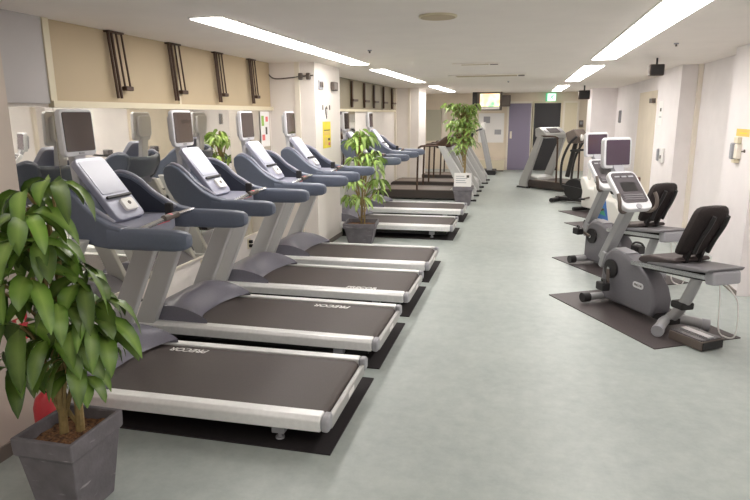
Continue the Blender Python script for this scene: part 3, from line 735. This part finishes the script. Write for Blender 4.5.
    h = prism(nb(), rrect(.2, .19, .03), .02, .06, 'x'); h.transform(mtm); obj('rear_housing', h, M['cap'], fr, bevel=.01)
    obj('power_cord', tube(nb(), smooth_path([(-.66,-.05,.5),(-.70,-.10,.46),(-.70,-.13,.3),(-.68,-.17,.08),(-.70,-.22,.02),(-.76,-.25,.05),(-.78,-.22,.3),(-.75,-.16,.42),(-.70,-.10,.48)]), .0055, 6), M['white'], r)
    return r
BH = math.atan2(.872, -.49)
bike = recumbent('recumbent exercise bike nearest the camera, on the dark mat', -95); bike.location = (1.046, 5.40, .008); bike.rotation_euler = (0, 0, BH)
bike2 = recumbent('recumbent exercise bike behind the nearest one, farther from the camera', 12); bike2.location = (1.035, 6.93, .008); bike2.rotation_euler = (0, 0, BH)
floor_mat_obj('dark rubber mat under the nearest recumbent bike', (1.01, 5.40, 0), 1.45, .80, M['matbrown'], BH, 'rubber mats under the recumbent bikes')
floor_mat_obj('dark rubber mat under the farther recumbent bike', (1.06, 7.02, 0), 1.42, .72, M['matbrown'], BH, 'rubber mats under the recumbent bikes')
t = thing('power_box', 'flat metal power box with cables on the mat behind the nearest bike', 'power box', (1.33, 4.76, .008), BH-PI/2+.1)
obj('casing', box(nb(), -.10, .12, -.15, .15, 0, .07), M['greybrown'], t, bevel=.006); obj('lid', box(nb(), -.09, .11, -.14, .14, .07, .078), M['greypanel'], t); obj('rib', box(nb(), -.02, .04, -.13, .12, .078, .09), M['chrome'], t); obj('front_plate', box(nb(), -.09, .11, -.156, -.15, .005, .065), M['black'], t)
# ------------------------------------------------------------------ white upright bikes half hidden behind
def upright_bike(label, decal):
    r = thing('upright_bike', label, 'exercise bike', (0,0,0), 0, 'white upright bikes behind the recumbents')
    obj('shroud', prism(nb(), [(-.25,.08),(.32,.08),(.36,.2),(.34,.36),(.42,.52),(.40,.62),(.30,.60),(.16,.44),(-.12,.42),(-.27,.28)], -.1, .1, 'y'), M['shroudwhite'], r, bevel=.03, seg=3)
    if decal:
        d = nb(); prism(d, [(-.02,.12),(.24,.12),(.31,.46),(.08,.44)], .1, .106, 'y'); dd = obj('decal', d, M['blue'], r)
        obj('decal_patch', prism(nb(), [(.04,.18),(.22,.2),(.26,.31),(.12,.30)], .105, .109, 'y'), M['teal'], dd)
        obj('decal_patch', prism(nb(), [(.13,.34),(.26,.35),(.28,.41),(.16,.40)], .105, .109, 'y'), M['white'], dd)
    for x in (-.3, .36):
        obj('stabilizer', tube(nb(), [(x,-.24,.045),(x,.24,.045)], .035, 12), M['black'], r)
    obj('seat_post', tube(nb(), [(-.14,0,.38),(-.24,0,.74)], .028, 10), M['chrome'], r)
    obj('saddle', prism(nb(), [(-.4,-.11),(-.36,-.13),(-.2,-.08),(-.04,-.03),(-.02,0),(-.04,.03),(-.2,.08),(-.36,.13),(-.4,.11)], .74, .81, 'z'), M['saddle'], r, bevel=.02, seg=3)
    obj('mast', tube(nb(), [(.3,0,.55),(.2,0,1.0)], .035, 10), M['shroudwhite'], r)
    obj('handlebar', tube(nb(), smooth_path([(0,-.22,1.02),(.16,-.2,1.0),(.2,0,.99),(.16,.2,1.0),(0,.22,1.02)]), .018, 8), M['black'], r)
    obj('console', box(nb(), .14, .24, -.12, .12, 1.0, 1.12), M['greypanel'], r, bevel=.02)
    for s in (-1, 1):
        cr = nb(); beam(cr, (.08, s*.12, .28), (.08+s*.14, s*.13, .24), .03, .02); obj('crank_arm', cr, M['greybrown'], r); obj('pedal', box(nb(), .03+s*.14, .13+s*.14, min(s*.14,s*.22), max(s*.14,s*.22), .225, .25), M['black'], r)
    return r
u1 = upright_bike('white upright bike with a blue and green decal, right behind the recumbent bikes', True); u1.location = (1.38, 9.65, .008); u1.rotation_euler = (0, 0, BH)
u2 = upright_bike('plain white upright bike next to the black elliptical machine', False); u2.location = (1.30, 11.0, .008); u2.rotation_euler = (0, 0, BH)
floor_mat_obj('dark mat under the white bike with the decal', (1.26, 9.60, 0), 1.25, .6, M['matbrown'], BH, 'rubber mats under the white bikes')
floor_mat_obj('dark mat under the plain white bike', (1.22, 10.85, 0), 1.2, .6, M['matbrown'], BH, 'rubber mats under the white bikes')

# ------------------------------------------------------------------ black elliptical
t = thing('elliptical', 'black elliptical machine between the white bikes and the silver treadmill', 'exercise machine', (1.13, 12.35, 0), math.radians(150))
obj('flywheel_cover', disc(nb(), (.12, 0, .27), .21, 'y', .16, 28), M['black'], t, bevel=.02)
obj('base_beam', box(nb(), -.85, .5, -.06, .06, .03, .1), M['black'], t)
for x in (.45, -.8): obj('stabilizer', tube(nb(), [(x,-.32,.05),(x,.32,.05)], .045, 12), M['black'], t)
obj('mast', tube(nb(), [(.3,0,.5),(.16,0,1.2)], .045, 12), M['black'], t)
cs = obj('console', prism(nb(), [(.05,1.16),(.24,1.16),(.3,1.36),(.12,1.44),(.02,1.3)], -.22, .22, 'y'), M['greybrown'], t, bevel=.03)
obj('display', disc(nb(), (.04, .05, 1.27), .06, 'x', .05, 18), M['white'], cs)
for s in (-1, 1):
    obj('moving_arm', tube(nb(), smooth_path([(.32,s*.22,.36),(.3,s*.26,.8),(.16,s*.28,1.15),(.02,s*.27,1.3)]), .024, 10), M['black'], t)
    pb = nb(); beam(pb, (.3, s*.2, .34), (-.62, s*.2, .22), .05, .05); obj('pedal_beam', pb, M['black'], t)
    obj('pedal', box(nb(), -.55, -.2, s*.2-.09, s*.2+.09, .28, .33), M['black'], t, bevel=.015)
    obj('grip', tube(nb(), [(.2, s*.12, 1.02), (-.02, s*.2, 1.03)], .022, 8), M['black'], t)

# ------------------------------------------------------------------ plants
def leaf(bm, base, d, length, width, droop, roll=0, fold=.25):
    """one leaf: base point, direction, drooping towards its tip; a thin closed blade."""
    d = Vector(d).normalized(); p = Vector(base); N = 6; up = Vector((0,0,1))
    side = d.cross(up); side = side.normalized() if side.length > 1e-3 else Vector((1,0,0))
    side = Matrix.Rotation(roll, 3, d) @ side
    rows = []; lay = bm.verts.layers.float_color['rib']; tone = random.random()
    for i in range(N+1):
        t = i/N; w = width/2*(math.sin(PI*min(1, t**.8))**.75 if 0 < t < 1 else .04)
        nrm = side.cross(d).normalized(); wave = .12*w*math.sin(t*9+roll*5)
        L = bm.verts.new(p - side*w + nrm*(fold*w+wave)); Cn = bm.verts.new(p); R = bm.verts.new(p + side*w + nrm*(fold*w-wave))
        for v, k in ((L, 0), (Cn, .75*(1-t*.6)), (R, 0)): v[lay] = (k, tone, 0, 1)
        rows.append((L, Cn, R))
        d = (d + Vector((0,0,-droop/N))).normalized(); side = (side - d*side.dot(d)).normalized()
        p = p + d*length/N
    for a, b in zip(rows, rows[1:]):
        bm.faces.new((a[0], a[1], b[1], b[0])); bm.faces.new((a[1], a[2], b[2], b[1]))

def square_pot(t, w, d, h, taper, m, soil_m, wall=.02):
    bm = nb(); W, D = w/2, d/2
    loops = [(taper, 0), (taper + (1-taper)*.72, h*.78), (.985, h*.8), (1.0, h), (1-wall*2/w, h), (1-wall*2.4/w, h-.07)]
    R = [[bm.verts.new((sx*W*k, sy*D*k, z)) for sx, sy in ((-1,-1),(1,-1),(1,1),(-1,1))] for k, z in loops]
    for a, b in zip(R, R[1:]):
        for i in range(4): bm.faces.new((a[i], a[(i+1) % 4], b[(i+1) % 4], b[i]))
    bm.faces.new(R[0][::-1]); bm.faces.new(R[-1])
    obj('pot', bm, m, t, smooth=False, bevel=.006)
    s = nb(); k = 1-wall*2.4/w; N = 10; g = []
    for i in range(N+1):
        g.append([s.verts.new(((-1+2*i/N)*W*k, (-1+2*j/N)*D*k, h-.06+random.uniform(0, .018))) for j in range(N+1)])
    for i in range(N):
        for j in range(N): s.faces.new((g[i][j], g[i+1][j], g[i+1][j+1], g[i][j+1]))
    obj('soil', s, soil_m, t)

def foliage(t, clusters, lsize, lwidth, m, nl=(5, 7), droop=1.6, start=-.1):
    bm = nb(); bm.verts.layers.float_color.new('rib')
    for (x, y, z, sc) in clusters:
        n = random.randint(*nl); a0 = random.uniform(0, 2*PI)
        for k in range(n):
            a = a0 + 2*PI*k/n + random.uniform(-.3, .3)
            el = start + random.uniform(-.25, .45)
            d = (math.cos(a)*math.cos(el), math.sin(a)*math.cos(el), math.sin(el))
            b = Vector((x, y, z)) + Vector((d[0], d[1], d[2]))*.03
            l = lsize*sc*random.uniform(.6, 1.3)
            leaf(bm, b, d, l, lwidth*sc*random.uniform(.8, 1.15), droop*random.uniform(.7, 1.3), random.uniform(-.9, .9))
    return obj('foliage', bm, m, t, angle=80)

# big plant in front
PX, PY = -1.90, 2.03
t = thing('potted_plant', 'large leafy plant in a grey square pot at the front, beside the nearest treadmill', 'potted plant', (PX, PY, 0), 0, 'potted plants')
pt = thing('tmp', 'x', 'x'); bpy.data.objects.remove(pt)
square_pot(t, .30, .34, .40, .68, M['pot'], M['soil'])
stems = nb(); cl = []
tips = [(-.06,.0,1.42,.95),(.06,.02,1.46,1.0),(.0,-.08,1.34,.9),(-.15,-.02,1.30,1.05),(-.04,-.1,1.24,1.1),(.05,-.06,1.22,1.0),(-.2,.06,1.16,1.1),(.10,.0,1.14,1.05),(.02,-.12,1.10,1.1),(-.12,-.12,1.06,1.1),
        (.14,.02,1.05,1.0),(.10,-.08,.98,1.0),(-.24,.0,.98,1.1),(.16,.06,.95,1.0),(-.02,.1,.95,1.0),(.17,.02,.88,1.0),(.12,-.05,.86,.95),(-.08,-.1,.88,1.1),(.06,-.1,.84,1.0),(-.22,-.05,.82,1.0),(.18,.06,.80,.95),
        (.14,.08,.76,.9),(-.2,-.06,.72,.95),(.12,-.06,.74,1.0),(-.24,.0,.64,1.0),(.1,.0,.64,.9)]
for i, (x, y, z, s) in enumerate(tips):
    zb = max(.42, z-.35); bx, by = random.choice(((-.03, .0), (.03, .03)))
    tube(stems, smooth_path([(bx, by, zb-.05), (bx+(x-bx)*.5, by+(y-by)*.5, z-.1), (x, y, z)], 4), .007, 6)
for bx, by in ((-.03, .0), (.03, .03)):
    tube(stems, smooth_path([(bx, by, .33), (bx+.01, by, .6), (bx-.01, by, .95), (bx-.03, by, 1.36)], 5), [.02 - .0008*i for i in range(16)], 8)
obj('stem', stems, M['stem'], t)
foliage(t, tips, .21, .076, M['leaf'], (6, 8), 2.5, .15)

# plant by the pillar
t = thing('potted_plant', 'medium bright green plant in a grey pot beside the pillar', 'potted plant', (-2.10, 7.78, 0), .12, 'potted plants')
square_pot(t, .44, .44, .31, .68, M['pot'], M['soil'])
stems = nb(); tips = []
for i in range(34):
    z = random.uniform(.62, 1.5); rad = .24*math.sin(min(1, (1.62-z)/.6)*PI*.5)
    a = random.uniform(0, 2*PI); tips.append((rad*math.cos(a), rad*math.sin(a), z, random.uniform(.8, 1.05)))
tips.append((0, 0, 1.52, .9))
for x, y, z, s in tips: tube(stems, smooth_path([(x*.1, y*.1, max(.3, z-.3)), (x*.6, y*.6, z-.08), (x, y, z)], 3), .006, 5)
tube(stems, smooth_path([(0,0,.24),(.02,.01,.7),(-.02,0,1.1),(0,0,1.5)]), .014, 8); tube(stems, smooth_path([(.05,-.03,.24),(.05,0,.6),(.07,.03,.95)]), .012, 8)
obj('stem', stems, M['stem'], t)
foliage(t, tips, .19, .055, M['leaf2'], (5, 7), 2.0, .0)

# tall plant by the black-railed treadmills
t = thing('potted_plant', 'tall plant behind a white sign in a grey pot, among the far treadmills', 'potted plant', (-1.10, 11.72, 0), 0, 'potted plants')
square_pot(t, .38, .38, .36, .68, M['pot'], M['soil'])
stems = nb(); tips = []
for i in range(64):
    if i < 40: z = random.uniform(1.5, 1.93); a = random.uniform(0, 2*PI); rad = random.uniform(.05, .36); x, y = -.03+rad*math.cos(a), rad*math.sin(a)
    else: z = random.uniform(1.0, 1.55); a = random.uniform(0, 2*PI); rad = random.uniform(.03, .26); x, y = -.04+rad*math.cos(a), rad*math.sin(a)
    tips.append((x, y, z, random.uniform(.75, 1.1)))
for x, y, z, s in tips: tube(stems, smooth_path([(x*.1, y*.1, max(.4, z-.3)), (x*.6, y*.6, z-.1), (x, y, z)], 3), .007, 5)
tube(stems, smooth_path([(0,0,.3),(.02,.01,.9),(-.02,0,1.4),(0,0,1.9)]), .02, 8)
obj('stem', stems, M['stem'], t)
foliage(t, tips, .17, .055, M['leaf3'], (5, 7), 1.8, .1)
t = thing('sign_card', 'white sign card standing in the pot of the tall plant', 'sign', (-1.10, 11.55, .37), 0)
obj('sheet', box(nb(), -.165, .165, -.006, 0, 0, .26), M['white'], t, smooth=False, rot=(math.radians(-6), 0, 0))
for z, w in ((.19, .16), (.15, .22), (.11, .18), (.07, .2)): obj('print', box(nb(), -.13, -.13+w, -.0085, -.005, z, z+.012), M['cap'], t, smooth=False, rot=(math.radians(-6), 0, 0))
obj('print', box(nb(), .07, .12, -.0085, -.005, .17, .22), M['ink'], t, smooth=False, rot=(math.radians(-6), 0, 0))

# fire extinguisher behind the front pot
t = thing('fire_extinguisher', 'red fire extinguisher behind the large front pot', 'fire extinguisher', (-2.32, 2.36, 0))
obj('cylinder', tube(nb(), [(0,0,.02),(0,0,.04),(0,0,.27),(0,0,.32),(0,0,.35)], [.06,.07,.07,.055,.025], 20), M['red'], t)
obj('base_ring', tube(nb(), [(0,0,0),(0,0,.025)], .074, 20), M['red'], t); obj('valve', tube(nb(), [(0,0,.34),(0,0,.39)], .02, 10), M['black'], t)
obj('lever', box(nb(), -.02, .1, -.012, .012, .385, .40), M['black'], t); obj('hose', tube(nb(), smooth_path([(.02,0,.37),(.08,.03,.34),(.085,.03,.25),(.08,.03,.12)]), .01, 8), M['black'], t)
t = thing('fire_sign', 'red and white placard on the near taupe pillar behind the leaves', 'sign', (XP, 2.44, .66), PI/2)
obj('plate', box(nb(), -.07, .07, -.008, 0, -.09, .09), M['red'], t, bevel=.003)
for x, z, w, h in ((-.01, .05, .06, .02), (.02, .02, .05, .025), (-.02, -.03, .06, .02), (.01, -.06, .07, .015)): obj('print', box(nb(), x-w/2, x+w/2, -.0095, -.007, z-h/2, z+h/2), M['cream'], t, smooth=False)

# ------------------------------------------------------------------ added fill light behind the camera: unseen area lamps, stronger on the right
for x in (-2.08, .88):
    for y in (.4,):
        l = bpy.data.lights.new('rear_fill_light', 'AREA'); l.shape = 'RECTANGLE'; l.size = .24; l.size_y = 3.9; l.energy = 24 if x > 0 else 6; l.color = (1, .955, .91)
        o = bpy.data.objects.new('rear_fill_light', l); C.objects.link(o); o.location = (x, y, ZC-.03)
w = bpy.data.worlds.new('world'); bpy.context.scene.world = w; w.use_nodes = True
w.node_tree.nodes['Background'].inputs[0].default_value = (.5, .5, .5, 1); w.node_tree.nodes['Background'].inputs[1].default_value = .3

# ------------------------------------------------------------------ camera
F, VX, VY, ROLL, H = 600., 525., 114., math.radians(-.4), 1.72
d = Vector((VX-375, -(VY-250), -F)).normalized()
a = Vector((math.sin(ROLL), math.cos(ROLL), 0)); u = Vector((a.x, a.y, -a.dot(d)/d.z)).normalized(); x = d.cross(u)
Rm = Matrix((x, d, u))
cam = bpy.data.cameras.new('camera'); co = bpy.data.objects.new('camera', cam); C.objects.link(co)
co.matrix_world = Matrix.Translation((0, 0, H)) @ Rm.to_4x4()
cam.sensor_width = 36; cam.lens = F*36/750; cam.clip_start = .05
sn = bpy.context.scene; sn.camera = co
sn.view_settings.view_transform = 'Standard'; sn.view_settings.look = 'None'; sn.view_settings.gamma = 1; sn.view_settings.use_curve_mapping = False
sn.view_settings.exposure = 1.13
sn.cycles.use_denoising = True
sn.cycles.max_bounces = 8; sn.cycles.diffuse_bounces = 5; sn.cycles.glossy_bounces = 4
